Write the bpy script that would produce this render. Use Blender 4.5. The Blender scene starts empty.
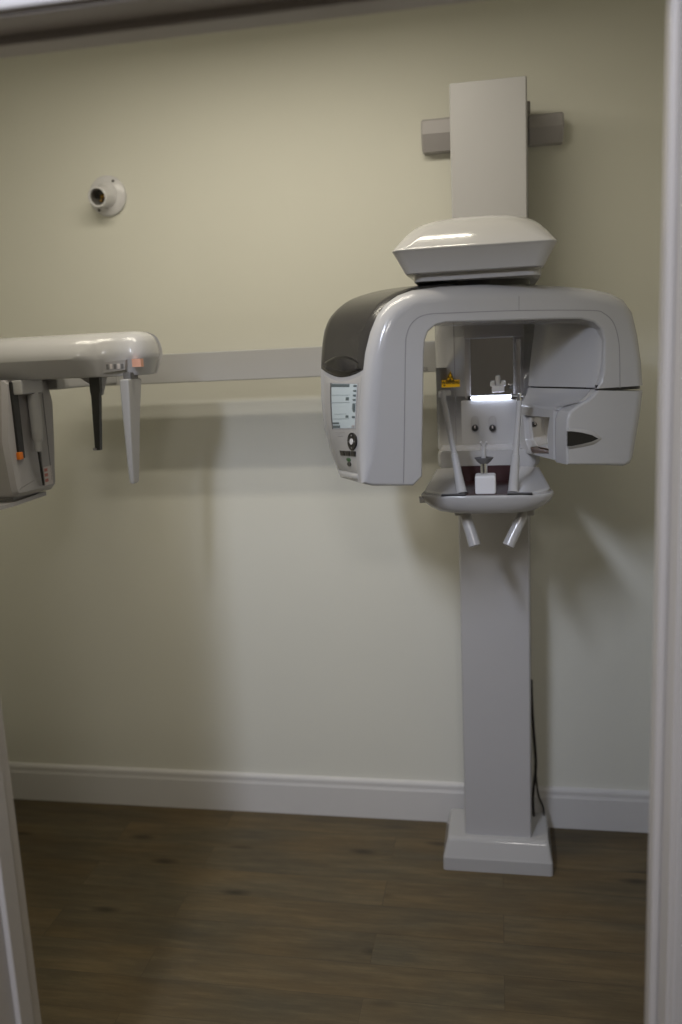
import bpy, bmesh, math
import numpy as np
from mathutils import Vector, Matrix

scene = bpy.context.scene
COL = scene.collection
R = math.radians

# ------------------------------------------------------------------ camera
F_PX, W_PX, H_PX = 850.0, 682, 1024
YAW, PITCH, ROLL = R(-10.682), R(10.545), R(-2.701)
CAM = np.array([0.0, -2.62, 1.55])
fw = np.array([math.sin(YAW)*math.cos(PITCH), math.cos(YAW)*math.cos(PITCH), -math.sin(PITCH)])
r0 = np.array([math.cos(YAW), -math.sin(YAW), 0.0])
u0 = np.cross(r0, fw)
rt = r0*math.cos(ROLL) + u0*math.sin(ROLL)
up = -r0*math.sin(ROLL) + u0*math.cos(ROLL)


def ray(x, y):
    return fw + rt*(x-W_PX/2)/F_PX - up*(y-H_PX/2)/F_PX


def at(x, y, Y):
    """point of the wall-parallel plane y = Y that is seen at a pixel (used for taking measurements)"""
    d = ray(x, y)
    return Vector(CAM + d*((Y-CAM[1])/d[1]))


ARM_A = R(25)
ARM_O = np.array([-0.03, -0.62, 0.0])
E1 = np.array([math.cos(ARM_A), math.sin(ARM_A), 0.0])
E2 = np.array([-math.sin(ARM_A), math.cos(ARM_A), 0.0])


def sz(x, y, w):
    """(s, z) on the arm's own plane at depth w"""
    d = ray(x, y)
    p = CAM + d*(((ARM_O+E2*w-CAM) @ E2)/(d @ E2))
    return (float((p-ARM_O) @ E1), float(p[2]))


def arm(s, w, z):
    p = ARM_O + E1*s + E2*w
    return Vector((p[0], p[1], z))


# ------------------------------------------------------------------ materials
def lin(c):
    c = c/255.0
    return c/12.92 if c <= 0.04045 else ((c+0.055)/1.055)**2.4


def rgb(r, g, b):
    return (lin(r), lin(g), lin(b), 1.0)


def mat(name, col, rough=0.5, metal=0.0, spec=0.5, emit=None, estr=0.0, noise=0.0, nscale=30.0, bump=0.0, bscale=200.0, coat=0.0, trans=0.0):
    m = bpy.data.materials.new(name)
    m.use_nodes = True
    nt = m.node_tree
    b = nt.nodes['Principled BSDF']
    b.inputs['Base Color'].default_value = col
    b.inputs['Roughness'].default_value = rough
    b.inputs['Metallic'].default_value = metal
    b.inputs['Specular IOR Level'].default_value = spec
    b.inputs['Coat Weight'].default_value = coat
    b.inputs['Transmission Weight'].default_value = trans
    if emit:
        b.inputs['Emission Color'].default_value = emit
        b.inputs['Emission Strength'].default_value = estr
    tc = nt.nodes.new('ShaderNodeTexCoord')
    n = nt.nodes.new('ShaderNodeTexNoise')
    n.inputs['Scale'].default_value = nscale
    n.inputs['Detail'].default_value = 4
    nt.links.new(tc.outputs['Object'], n.inputs['Vector'])
    if noise > 0:
        mx = nt.nodes.new('ShaderNodeMix')
        mx.data_type = 'RGBA'
        mx.inputs[6].default_value = tuple(c*(1-noise) for c in col[:3])+(1,)
        mx.inputs[7].default_value = tuple(min(1, c*(1+noise)) for c in col[:3])+(1,)
        nt.links.new(n.outputs['Fac'], mx.inputs[0])
        nt.links.new(mx.outputs[2], b.inputs['Base Color'])
    if bump > 0:
        n2 = nt.nodes.new('ShaderNodeTexNoise')
        n2.inputs['Scale'].default_value = bscale
        n2.inputs['Detail'].default_value = 3
        nt.links.new(tc.outputs['Object'], n2.inputs['Vector'])
        bp = nt.nodes.new('ShaderNodeBump')
        bp.inputs['Strength'].default_value = bump
        bp.inputs['Distance'].default_value = 0.002
        nt.links.new(n2.outputs['Fac'], bp.inputs['Height'])
        nt.links.new(bp.outputs['Normal'], b.inputs['Normal'])
    return m


M_WALL = mat('cream_wall_paint', rgb(225, 224, 214), 0.62, noise=0.02, nscale=3, bump=0.12, bscale=240)
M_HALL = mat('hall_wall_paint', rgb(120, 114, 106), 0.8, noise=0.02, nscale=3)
M_CEIL = mat('ceiling_paint', rgb(205, 203, 196), 0.9, noise=0.02, nscale=4)
M_TRIM = mat('white_satin_trim', rgb(215, 213, 212), 0.4, noise=0.015, nscale=8)
M_JAMB = mat('white_jamb_paint', rgb(190, 184, 178), 0.38, noise=0.02, nscale=6)
M_SHELL = mat('pale_grey_shell', rgb(182, 181, 182), 0.16, spec=0.5, noise=0.01, nscale=5)
M_GLOSS = mat('glossy_pale_grey_shell', rgb(182, 181, 182), 0.09, noise=0.01, nscale=5)
M_COLUMN = mat('pale_grey_enamel', rgb(186, 185, 188), 0.42, noise=0.012, nscale=6, bump=0.05, bscale=600)
M_BEAM = mat('grey_beam_enamel', rgb(176, 175, 175), 0.5, noise=0.012, nscale=6)
M_GREY = mat('mid_grey_plastic', rgb(160, 157, 158), 0.35, noise=0.02, nscale=12)
M_BRKT = mat('grey_bracket_cover', rgb(176, 172, 174), 0.35, noise=0.015, nscale=10)
M_DGREY = mat('dark_grey_plastic', rgb(104, 103, 104), 0.45, noise=0.02, nscale=12)
M_BLACK = mat('black_plastic', rgb(30, 29, 30), 0.35, noise=0.03, nscale=20)
M_SMOKE = mat('smoked_dark_cover', rgb(58, 56, 55), 0.27, noise=0.03, nscale=9, coat=0.2)
M_SMOKE2 = mat('smoked_cover_lower_lens', rgb(34, 33, 35), 0.12, noise=0.03, nscale=9, coat=0.4)
M_PANEL = mat('control_panel_face', rgb(172, 170, 168), 0.4, noise=0.015, nscale=20)
M_LCD = mat('pale_lcd', rgb(180, 190, 194), 0.25, emit=rgb(170, 182, 188), estr=0.12, noise=0.02, nscale=15)
M_LCDT = mat('lcd_dark_ink', rgb(92, 104, 108), 0.3)
M_LCDL = mat('lcd_faint_ink', rgb(140, 152, 157), 0.3)
M_WHITE = mat('white_plastic', rgb(226, 225, 228), 0.25, noise=0.01, nscale=12)
M_MIRROR = mat('mirror_glass', (0.62, 0.62, 0.6, 1), 0.02, 1.0)
M_CHROME = mat('polished_metal', (0.72, 0.73, 0.76, 1), 0.16, 1.0)
M_MAROON = mat('maroon_recess_lining', rgb(52, 18, 22), 0.5, noise=0.2, nscale=40)
M_YELLOW = mat('yellow_sticker', rgb(250, 196, 24), 0.4, noise=0.03, nscale=40)
M_ORANGE = mat('orange_spot', rgb(222, 120, 26), 0.4)
M_STICKT = mat('sticker_black_ink', rgb(52, 40, 16), 0.5)
M_LAMP = mat('lit_white_strip', rgb(240, 244, 255), 0.3, emit=rgb(225, 234, 255), estr=13.0)
M_GREEN = mat('green_indicator', rgb(34, 84, 42), 0.3, emit=rgb(40, 140, 50), estr=0.02)
M_LABELP = mat('pinkish_label', rgb(214, 160, 138), 0.5, noise=0.05, nscale=60)
M_LABELW = mat('pale_label', rgb(206, 198, 196), 0.5, noise=0.02, nscale=60)
M_LABELR = mat('red_label_ink', rgb(190, 118, 110), 0.5)
M_BRASS = mat('brass_contact', rgb(190, 150, 80), 0.3, 0.9)
M_PORC = mat('white_porcelain', rgb(218, 217, 220), 0.25, noise=0.01, nscale=10)
M_SEAM = mat('seam_shadow_gap', rgb(140, 138, 141), 0.6)
M_CABLE = mat('black_cable_rubber', rgb(40, 36, 35), 0.5, noise=0.05, nscale=50)


def floor_material():
    m = bpy.data.materials.new('brown_vinyl_planks')
    m.use_nodes = True
    nt = m.node_tree
    L = nt.links.new
    b = nt.nodes['Principled BSDF']
    tc = nt.nodes.new('ShaderNodeTexCoord')
    br = nt.nodes.new('ShaderNodeTexBrick')
    br.offset = 0.37
    br.inputs['Color1'].default_value = (0.0, 0.0, 0.0, 1)
    br.inputs['Color2'].default_value = (1, 1, 1, 1)
    br.inputs['Mortar'].default_value = (0.3, 0.3, 0.3, 1)
    br.inputs['Scale'].default_value = 1.0
    br.inputs['Mortar Size'].default_value = 0.0009
    br.inputs['Mortar Smooth'].default_value = 0.1
    br.inputs['Brick Width'].default_value = 0.92
    br.inputs['Row Height'].default_value = 0.118
    L(tc.outputs['Object'], br.inputs['Vector'])
    # shift the grain for every plank
    comb = nt.nodes.new('ShaderNodeVectorMath'); comb.operation = 'MULTIPLY_ADD'
    comb.inputs[1].default_value = (7.3, 3.1, 5.0)
    L(br.outputs['Color'], comb.inputs[0]); L(tc.outputs['Object'], comb.inputs[2])
    mp = nt.nodes.new('ShaderNodeMapping')
    mp.inputs['Scale'].default_value = (1.5, 12.0, 1.0)
    L(comb.outputs[0], mp.inputs['Vector'])
    n1 = nt.nodes.new('ShaderNodeTexNoise'); n1.inputs['Scale'].default_value = 3.0
    n1.inputs['Detail'].default_value = 10; n1.inputs['Roughness'].default_value = 0.72
    L(mp.outputs[0], n1.inputs['Vector'])
    mp2 = nt.nodes.new('ShaderNodeMapping'); mp2.inputs['Scale'].default_value = (1.6, 5.0, 1.0)
    L(comb.outputs[0], mp2.inputs['Vector'])
    n2 = nt.nodes.new('ShaderNodeTexNoise'); n2.inputs['Scale'].default_value = 1.7
    n2.inputs['Detail'].default_value = 3
    L(mp2.outputs[0], n2.inputs['Vector'])
    ramp = nt.nodes.new('ShaderNodeValToRGB')
    e = ramp.color_ramp.elements
    e[0].position = 0.30; e[0].color = rgb(74, 64, 49)
    e[1].position = 0.72; e[1].color = rgb(144, 126, 93)
    k = e.new(0.5); k.color = rgb(107, 94, 69)
    L(n1.outputs['Fac'], ramp.inputs['Fac'])
    # grey wash against warm wash
    ramp2 = nt.nodes.new('ShaderNodeValToRGB')
    e = ramp2.color_ramp.elements
    e[0].position = 0.35; e[0].color = rgb(108, 102, 86)
    e[1].position = 0.68; e[1].color = rgb(142, 118, 82)
    L(n2.outputs['Fac'], ramp2.inputs['Fac'])
    mx = nt.nodes.new('ShaderNodeMix'); mx.data_type = 'RGBA'; mx.blend_type = 'MIX'
    mx.inputs[0].default_value = 0.42
    L(ramp.outputs[0], mx.inputs[6]); L(ramp2.outputs[0], mx.inputs[7])
    # plank tone
    tone = nt.nodes.new('ShaderNodeMapRange')
    tone.inputs['To Min'].default_value = 0.57; tone.inputs['To Max'].default_value = 0.71
    L(br.outputs['Color'], tone.inputs['Value'])
    mul = nt.nodes.new('ShaderNodeVectorMath'); mul.operation = 'SCALE'
    L(mx.outputs[2], mul.inputs[0]); L(tone.outputs[0], mul.inputs['Scale'])
    # knots: sparse dark stretched spots
    mp3 = nt.nodes.new('ShaderNodeMapping'); mp3.inputs['Scale'].default_value = (3.2, 9.5, 1.0)
    L(comb.outputs[0], mp3.inputs['Vector'])
    vo = nt.nodes.new('ShaderNodeTexVoronoi'); vo.inputs['Scale'].default_value = 0.95
    L(mp3.outputs[0], vo.inputs['Vector'])
    kr = nt.nodes.new('ShaderNodeValToRGB')
    e = kr.color_ramp.elements
    e[0].position = 0.04; e[0].color = (0.22, 0.24, 0.27, 1)
    e[1].position = 0.17; e[1].color = (1, 1, 1, 1)
    L(vo.outputs['Distance'], kr.inputs['Fac'])
    mul2 = nt.nodes.new('ShaderNodeMix'); mul2.data_type = 'RGBA'; mul2.blend_type = 'MULTIPLY'
    mul2.inputs[0].default_value = 0.8
    L(mul.outputs[0], mul2.inputs[6]); L(kr.outputs[0], mul2.inputs[7])
    # joint lines
    mj = nt.nodes.new('ShaderNodeMix'); mj.data_type = 'RGBA'
    mj.inputs[7].default_value = rgb(44, 38, 33)
    jf = nt.nodes.new('ShaderNodeMath'); jf.operation = 'MULTIPLY'; jf.inputs[1].default_value = 0.3
    L(br.outputs['Fac'], jf.inputs[0])
    L(jf.outputs[0], mj.inputs[0]); L(mul2.outputs[2], mj.inputs[6])
    L(mj.outputs[2], b.inputs['Base Color'])
    b.inputs['Roughness'].default_value = 0.5
    b.inputs['Specular IOR Level'].default_value = 0.35
    bp = nt.nodes.new('ShaderNodeBump'); bp.inputs['Strength'].default_value = 0.15
    bp.inputs['Distance'].default_value = 0.001
    L(n1.outputs['Fac'], bp.inputs['Height']); L(bp.outputs['Normal'], b.inputs['Normal'])
    return m


M_FLOOR = floor_material()


# ------------------------------------------------------------------ mesh helpers
def obj(name, bm, m, parent=None, smooth=35, wn=True):
    """link a bmesh (in world coordinates) as ONE object, measured from its thing's base"""
    bmesh.ops.remove_doubles(bm, verts=bm.verts, dist=1e-6)
    bmesh.ops.recalc_face_normals(bm, faces=bm.faces)
    if parent is not None:
        root = parent
        while root.parent:
            root = root.parent
        bmesh.ops.transform(bm, matrix=Matrix.Translation(-root.location), verts=bm.verts)
    me = bpy.data.meshes.new(name)
    if smooth:
        for f in bm.faces:
            f.smooth = True
        for e in bm.edges:
            if len(e.link_faces) == 2 and e.calc_face_angle(0) > R(smooth):
                e.smooth = False
    bm.to_mesh(me)
    bm.free()
    o = bpy.data.objects.new(name, me)
    COL.objects.link(o)
    for mm in (m if isinstance(m, (list, tuple)) else [m]):
        me.materials.append(mm)
    o.parent = parent
    if smooth and wn:
        w = o.modifiers.new('weighted_normal', 'WEIGHTED_NORMAL')
        w.keep_sharp = True
        w.weight = 80
    return o


def thing(name, label, cat, loc):
    o = bpy.data.objects.new(name, None)
    COL.objects.link(o)
    o.location = loc
    o.empty_display_size = 0.1
    o['label'] = label
    o['category'] = cat
    return o


def box(bm, x0, x1, y0, y1, z0, z1, bev=0.0, seg=2, mtx=None):
    t = bmesh.new()
    vs = [t.verts.new((x, y, z)) for x in (x0, x1) for y in (y0, y1) for z in (z0, z1)]
    for f in ((0, 1, 3, 2), (4, 6, 7, 5), (0, 4, 5, 1), (2, 3, 7, 6), (0, 2, 6, 4), (1, 5, 7, 3)):
        t.faces.new([vs[i] for i in f])
    bmesh.ops.recalc_face_normals(t, faces=t.faces)
    if bev:
        bmesh.ops.bevel(t, geom=list(t.edges), offset=bev, segments=seg, affect='EDGES', profile=0.5)
    if mtx:
        bmesh.ops.transform(t, matrix=mtx, verts=t.verts)
    join(bm, t)
    return bm


def join(bm, t):
    me = bpy.data.meshes.new('tmp')
    t.to_mesh(me)
    t.free()
    bm.from_mesh(me)
    bpy.data.meshes.remove(me)


def stack(loops, bm=None, caps=(True, True), closed=True):
    """bridge loops of equal count into a solid"""
    bm = bm or bmesh.new()
    V = [[bm.verts.new(p) for p in lp] for lp in loops]
    n = len(loops[0])
    for a, b in zip(V, V[1:]):
        for i in range(n if closed else n-1):
            j = (i+1) % n
            try:
                bm.faces.new((a[i], a[j], b[j], b[i]))
            except ValueError:
                pass
    if caps[0]:
        bm.faces.new(V[0][::-1])
    if caps[1]:
        bm.faces.new(V[-1])
    return bm


def normals2d(poly):
    """inward unit offset vectors (mitred) of a closed 2-D polygon"""
    n = len(poly)
    area = sum(poly[i][0]*poly[(i+1) % n][1]-poly[(i+1) % n][0]*poly[i][1] for i in range(n))
    sg = 1 if area > 0 else -1
    out = []
    for i in range(n):
        p, q, r = (Vector(poly[k % n]) for k in (i-1, i, i+1))
        a, b = (q-p), (r-q)
        a = a.normalized() if a.length else b.normalized()
        b = b.normalized() if b.length else a
        na, nb = Vector((-a.y, a.x))*sg, Vector((-b.y, b.x))*sg
        m = na+nb
        m = m.normalized() if m.length > 1e-6 else na
        out.append(m/max(0.5, m.dot(na)))
    return out


def inset(poly, d):
    N = normals2d(poly)
    return [(p[0]+n.x*d, p[1]+n.y*d) for p, n in zip(poly, N)]


def rrect(x0, x1, y0, y1, r, k=6):
    out = []
    for cx, cy, a0 in ((x1-r, y1-r, 0), (x0+r, y1-r, 90), (x0+r, y0+r, 180), (x1-r, y0+r, 270)):
        for i in range(k+1):
            a = R(a0+90*i/k)
            out.append((cx+r*math.cos(a), cy+r*math.sin(a)))
    return out


def prism_z(poly, z0, z1, r0=0.0, r1=0.0, seg=4, bm=None):
    """plan polygon raised from z0 to z1 with rounded lower and upper rims"""
    lv = []
    if r0:
        for i in range(seg):
            t = R(90*i/seg)
            lv.append((r0*(1-math.sin(t)), z0+r0*(1-math.cos(t))))
    lv.append((0, z0+r0))
    lv.append((0, z1-r1))
    if r1:
        for i in range(1, seg+1):
            t = R(90*i/seg)
            lv.append((r1*(1-math.cos(t)), z1-r1+r1*math.sin(t)))
    return stack([[(x, y, z) for x, y in inset(poly, d)] for d, z in lv], bm)


def tube(bm, pts, rad, seg=14, caps=True):
    pts = [Vector(p) for p in pts]
    rads = rad if isinstance(rad, (list, tuple)) else [rad]*len(pts)
    loops = []
    up_ = None
    for i, p in enumerate(pts):
        d = (pts[min(i+1, len(pts)-1)]-pts[max(i-1, 0)])
        d = d.normalized() if d.length > 1e-9 else Vector((0, 0, 1))
        if up_ is None:
            up_ = d.orthogonal().normalized()
        up_ = (up_-d*up_.dot(d)).normalized()
        sd = d.cross(up_)
        loops.append([p+(up_*math.cos(2*math.pi*k/seg)+sd*math.sin(2*math.pi*k/seg))*rads[i] for k in range(seg)])
    stack(loops, bm, (caps, caps))
    return bm


def rod(bm, a, b, r0, r1=None, seg=16, rim=0.15):
    """straight tapered rod with softened ends"""
    a, b = Vector(a), Vector(b)
    r1 = r0 if r1 is None else r1
    d = (b-a).normalized()
    k0, k1 = r0*rim, r1*rim
    return tube(bm, [a, a+d*k0*.3, a+d*k0, b-d*k1, b-d*k1*.3, b], [r0-k0, r0-k0*.3, r0, r1, r1-k1*.3, r1-k1], seg)


def lathe(bm, prof, origin, axis=(0, 0, 1), seg=32):
    ax = Vector(axis).normalized()
    u = ax.orthogonal().normalized()
    v = ax.cross(u)
    o = Vector(origin)
    loops = [[o+ax*h+(u*math.cos(2*math.pi*k/seg)+v*math.sin(2*math.pi*k/seg))*max(r, 1e-4) for k in range(seg)] for r, h in prof]
    return stack(loops, bm)


def catmull(pts, n=6, closed=False):
    P = [Vector(p) for p in pts]
    out = []
    m = len(P)
    rng = range(m if closed else m-1)
    for i in rng:
        p0 = P[(i-1) % m] if closed or i > 0 else P[0]*2-P[1]
        p1 = P[i]
        p2 = P[(i+1) % m]
        p3 = P[(i+2) % m] if closed or i+2 < m else P[-1]*2-P[-2]
        for k in range(n):
            t = k/n
            out.append(0.5*((2*p1)+(p2-p0)*t+(2*p0-5*p1+4*p2-p3)*t*t+(3*p1-p0-3*p2+p3)*t**3))
    if not closed:
        out.append(P[-1])
    return out


def tagset(o, label=None, cat=None, group=None, kind=None):
    for k, v in (('label', label), ('category', cat), ('group', group), ('kind', kind)):
        if v:
            o[k] = v
    return o


def struct(name, bm, m, smooth=0):
    o = obj(name, bm, m, None, smooth)
    o['kind'] = 'structure'
    return o


def text(name, body, size, origin, xdir, ydir, m, parent, depth=0.0003, squash=1.0, align='CENTER', bold=0.0):
    cu = bpy.data.curves.new(name, 'FONT')
    cu.body = body
    cu.size = size
    cu.align_x = align
    cu.align_y = 'CENTER'
    cu.extrude = depth
    cu.offset = bold
    o = bpy.data.objects.new(name, cu)
    COL.objects.link(o)
    dg = bpy.context.evaluated_depsgraph_get()
    me = bpy.data.meshes.new_from_object(o.evaluated_get(dg))
    bpy.data.objects.remove(o)
    x = Vector(xdir).normalized()
    y = Vector(ydir).normalized()
    z = x.cross(y).normalized()
    y = z.cross(x)
    mt = Matrix((x, y, z)).transposed().to_4x4()
    mt.translation = Vector(origin)
    bm = bmesh.new()
    bm.from_mesh(me)
    bpy.data.meshes.remove(me)
    bmesh.ops.transform(bm, matrix=mt @ Matrix.Diagonal((squash, 1, 1, 1)), verts=bm.verts)
    return obj(name, bm, m, parent, 0)


# ================================================================== the setting
LX, RX, CZ = -2.05, 0.72, 2.50           # room sides and ceiling
DY0, DY1 = -1.40, -1.53                  # room face and hall face of the doorway wall
DXL, DXR, DZ = -0.826, 0.219, 1.990      # clear doorway
HX0, HX1, HY = -2.6, 1.9, -4.3           # hall

b = bmesh.new(); box(b, HX0, HX1, HY, 0.0, -0.05, 0.0)
struct('floor', b, M_FLOOR)
b = bmesh.new(); box(b, LX, RX, DY0, 0.0, CZ, CZ+0.05)
struct('ceiling', b, M_CEIL)
b = bmesh.new(); box(b, HX0, HX1, HY, DY1, 2.55, 2.60)
struct('ceiling_hall', b, M_CEIL)
b = bmesh.new(); box(b, LX-0.1, RX+0.1, 0.0, 0.1, 0, CZ)
struct('wall_back', b, M_WALL)
b = bmesh.new(); box(b, LX-0.1, LX, DY0, 0.0, 0, CZ)
struct('wall_left', b, M_WALL)
b = bmesh.new(); box(b, RX, RX+0.1, DY0, 0.0, 0, CZ)
struct('wall_right', b, M_WALL)
b = bmesh.new()
box(b, HX0, DXL-0.02, DY1, DY0, 0, 2.6)
box(b, DXR+0.02, HX1, DY1, DY0, 0, 2.6)
box(b, DXL-0.02, DXR+0.02, DY1, DY0, DZ+0.02, 2.6)
struct('wall_front', b, M_WALL)
b = bmesh.new()
box(b, HX0-0.1, HX0, HY, DY1, 0, 2.6)
struct('wall_hall_left', b, M_HALL)
b = bmesh.new()
box(b, HX1, HX1+0.1, HY, DY1, 0, 2.6)
struct('wall_hall_right', b, M_HALL)
b = bmesh.new()
box(b, HX0, HX1, HY-0.1, HY, 0, 2.6)
struct('wall_hall_back', b, M_HALL)


def board(name, pts_fn, L, m):
    """moulded skirting: a profile (out, z) swept along one straight run"""
    prof = [(0, 0), (0.015, 0), (0.015, 0.106), (0.0135, 0.109), (0.0135, 0.112), (0.0125, 0.114), (0.0125, 0.128), (0.010, 0.134), (0.0, 0.138)]
    bm = stack([[pts_fn(t, d, z) for d, z in prof] for t in L])
    return struct(name, bm, m, 0)


board('baseboard_back', lambda t, d, z: (t, -d, z), (LX, RX), M_TRIM)
board('baseboard_left', lambda t, d, z: (LX+d, t, z), (DY0, 0), M_TRIM)
board('baseboard_right', lambda t, d, z: (RX-d, t, z), (DY0, 0), M_TRIM)


# door lining: two jambs and a head, each with its stop, and the hall-side casing
def jamb(name, x, sgn):
    bm = bmesh.new()
    box(bm, min(x, x+sgn*0.02), max(x, x+sgn*0.02), DY1-0.004, DY0, 0, DZ+0.02, 0.002)
    box(bm, min(x, x-sgn*0.011), max(x, x-sgn*0.011), -1.475, -1.437, 0, DZ, 0.002)
    return struct(name, bm, M_JAMB)


jamb('trim_1', DXL, -1)
jamb('trim_2', DXR, 1)
b = bmesh.new()
box(b, DXL, DXR, DY1-0.004, DY0, DZ, DZ+0.02, 0.002)
box(b, DXL+0.011, DXR-0.011, -1.475, -1.437, DZ-0.011, DZ, 0.002)
struct('trim_3', b, M_JAMB)
b = bmesh.new()
for x0, x1 in ((DXL-0.075, DXL-0.004), (DXR+0.004, DXR+0.075)):
    box(b, x0, x1, DY1-0.016, DY1, 0, DZ+0.004, 0.004)
box(b, DXL-0.075, DXR+0.075, DY1-0.016, DY1, DZ+0.004, DZ+0.125, 0.004)
box(b, DXL-0.075, DXR+0.075, DY1-0.022, DY1, DZ+0.110, DZ+0.128, 0.004)
struct('trim_4', b, M_JAMB)

# ================================================================== bare lamp holder on the wall
LC = at(108, 196, -0.004)
lamp = thing('lamp_holder', 'round white porcelain lamp holder with empty socket screwed to the cream wall', 'lamp holder', (LC.x, 0, LC.z))
b = bmesh.new()
lathe(b, [(0.001, 0), (0.060, 0), (0.061, 0.004), (0.060, 0.010), (0.054, 0.015), (0.040, 0.018), (0.034, 0.020), (0.001, 0.020)], (LC.x, 0, LC.z), (0, -1, 0), 48)
obj('base_plate', b, M_PORC, lamp)
SAX = (-0.03, -1, -0.19)
b = bmesh.new()
lathe(b, [(0.040, 0.014), (0.035, 0.024), (0.031, 0.034), (0.030, 0.072), (0.0305, 0.078), (0.028, 0.080), (0.0245, 0.079), (0.0235, 0.074), (0.0225, 0.040), (0.001, 0.038)], (LC.x, 0, LC.z), SAX, 40)
sock = obj('socket', b, M_PORC, lamp)
b = bmesh.new()
lathe(b, [(0.0232, 0.042), (0.0232, 0.074), (0.0222, 0.074), (0.0222, 0.070), (0.0214, 0.067), (0.0222, 0.064), (0.0214, 0.061), (0.0222, 0.058), (0.0214, 0.055), (0.0222, 0.052), (0.0214, 0.044), (0.0214, 0.042)], (LC.x, 0, LC.z), SAX, 36)
o = obj('screw_shell', b, mat('dark_socket_metal', rgb(140, 138, 134), 0.45, 0.5), sock)
b = bmesh.new()
lathe(b, [(0.001, 0.039), (0.008, 0.039), (0.007, 0.046), (0.003, 0.049), (0.001, 0.049)], (LC.x, 0, LC.z), SAX, 20)
box(b, LC.x-0.004, LC.x+0.004, -0.060, -0.039, LC.z-0.025, LC.z-0.020, 0.001)
box(b, LC.x+0.008, LC.x+0.013, -0.058, -0.039, LC.z-0.012, LC.z-0.003, 0.001)
o = obj('contact', b, M_BRASS, sock); o['label'] = 'brass contact inside the socket'
for dx, dz in ((0.026, 0.040), (-0.028, -0.042)):
    b = bmesh.new()
    lathe(b, [(0.001, 0.013), (0.0048, 0.013), (0.0048, 0.0165), (0.003, 0.0178), (0.001, 0.018)], (LC.x+dx, 0, LC.z+dz), (0, -1, 0), 16)
    box(b, LC.x+dx-0.0035, LC.x+dx+0.0035, -0.0184, -0.0165, LC.z+dz-0.0007, LC.z+dz+0.0007)
    obj('screw', b, M_DGREY, lamp)

# ================================================================== the x-ray machine
MX = -0.015
XR = thing('x_ray_machine', 'pale grey dental panoramic x-ray machine on a floor column with a side arm', 'x-ray machine', (MX, -0.15, 0))

# ---- base
b = bmesh.new()
lv = [(-0.1785, 0.1465, -0.281, -0.078, 0.000), (-0.178, 0.146, -0.281, -0.078, 0.038), (-0.177, 0.145, -0.2795, -0.079, 0.042), (-0.175, 0.143, -0.276, -0.080, 0.046),
      (-0.166, 0.137, -0.260, -0.084, 0.083), (-0.1635, 0.1345, -0.2555, -0.086, 0.090), (-0.160, 0.131, -0.250, -0.088, 0.0935), (-0.155, 0.126, -0.244, -0.092, 0.095)]
stack([[(x, y, z) for x, y in rrect(x0, x1, y0, y1, 0.010, 4)] for x0, x1, y0, y1, z in lv], b)
obj('base', b, M_GLOSS, XR, 50)

# ---- column: front cover, rear channel
b = bmesh.new()
prism_z([(-0.1125, -0.082), (-0.1125, -0.231), (-0.1085, -0.236), (0.081, -0.236), (0.085, -0.231), (0.085, -0.082)], 0.0945, 2.224, 0.0, 0.003, 2, b)
obj('column', b, M_COLUMN, XR, 25)
b = bmesh.new()
box(b, -0.098, 0.070, -0.09, -0.03, 0.0, 2.19, 0.003)
box(b, 0.070, 0.092, -0.086, -0.040, 0.10, 2.19, 0.002)
obj('column_channel', b, M_GREY, XR)

# ---- wall brackets at the top
bracket_objs = []
for x0, x1, zt, zm, zb in ((-0.202, -0.113, 2.187, 2.147, 2.104), (0.0925, 0.190, 2.173, 2.138, 2.100)):
    b = bmesh.new()
    prof = [(0.0, zb), (-0.034, zb), (-0.060, zm), (-0.060, zt-0.006), (-0.055, zt), (0.0, zt)]
    N = []
    for x, sc in ((x0, 0.90), (x0+0.005, 1.0), (x1-0.005, 1.0), (x1, 0.90)):
        cz = (zt+zb)/2
        N.append([(x, y*(0.5+0.5*sc), cz+(z-cz)*sc) for y, z in prof])
    stack(N, b)
    o = obj('wall_bracket', b, M_BRKT, XR, 20)
b = bmesh.new()
bz = at(530, 107, -0.05)
box(b, 0.0865, 0.100, -0.06, -0.035, bz.z-0.014, bz.z+0.014, 0.002)
obj('bracket_lug', b, M_GREY, XR)
b = bmesh.new()
box(b, 0.0852, 0.0935, -0.066, -0.03, 2.095, 2.165, 0.001)
obj('bracket_gap_plate', b, M_BLACK, XR)

# ---- power cables hanging beside the column
b = bmesh.new()
pts = [at(530, 680, -0.06), at(532, 705, -0.055), at(534, 735, -0.035), at(536, 765, -0.030), at(534, 785, -0.038), at(533, 800, -0.045)]
pts = [Vector((max(p.x, 0.094), p.y, p.z)) for p in pts]
pts.append(Vector((pts[-1].x, -0.115, 0.093)))
tube(b, catmull(pts, 6), 0.0042, 10)
obj('power_cable', b, M_CABLE, XR)
b = bmesh.new()
pts = [at(535, 765, -0.028), at(537, 786, -0.024), at(539, 797, -0.04), at(543, 806, -0.08)]
pts = [Vector((p.x, min(p.y, -0.024), p.z)) for p in pts]
pts.append(Vector((pts[-1].x+0.002, -0.105, 0.093)))
tube(b, catmull(pts, 6), 0.003, 10)
obj('thin_cable', b, M_CABLE, XR)

# ---- horizontal beam to the cephalostat
BM_L, BM_R = -1.235, -0.1135
b = bmesh.new()
prof = [(-0.200, 1.4895), (-0.200, 1.571), (-0.198, 1.573), (-0.132, 1.573), (-0.130, 1.571), (-0.130, 1.4895), (-0.132, 1.4875), (-0.198, 1.4875)]
stack([[(BM_L+(0.03 if z < 1.53 else 0.0), y, z) for y, z in prof], [(BM_R, y, z) for y, z in prof]], b)
beam = obj('cephalostat_beam', b, M_BEAM, XR, 25)
tp = at(425, 368.5, -0.2004)
text('lettering', 'cs', 0.020, (tp.x, -0.2004, tp.z), (1, 0, 0), (0, 0, 1), M_DGREY, beam)

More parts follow.
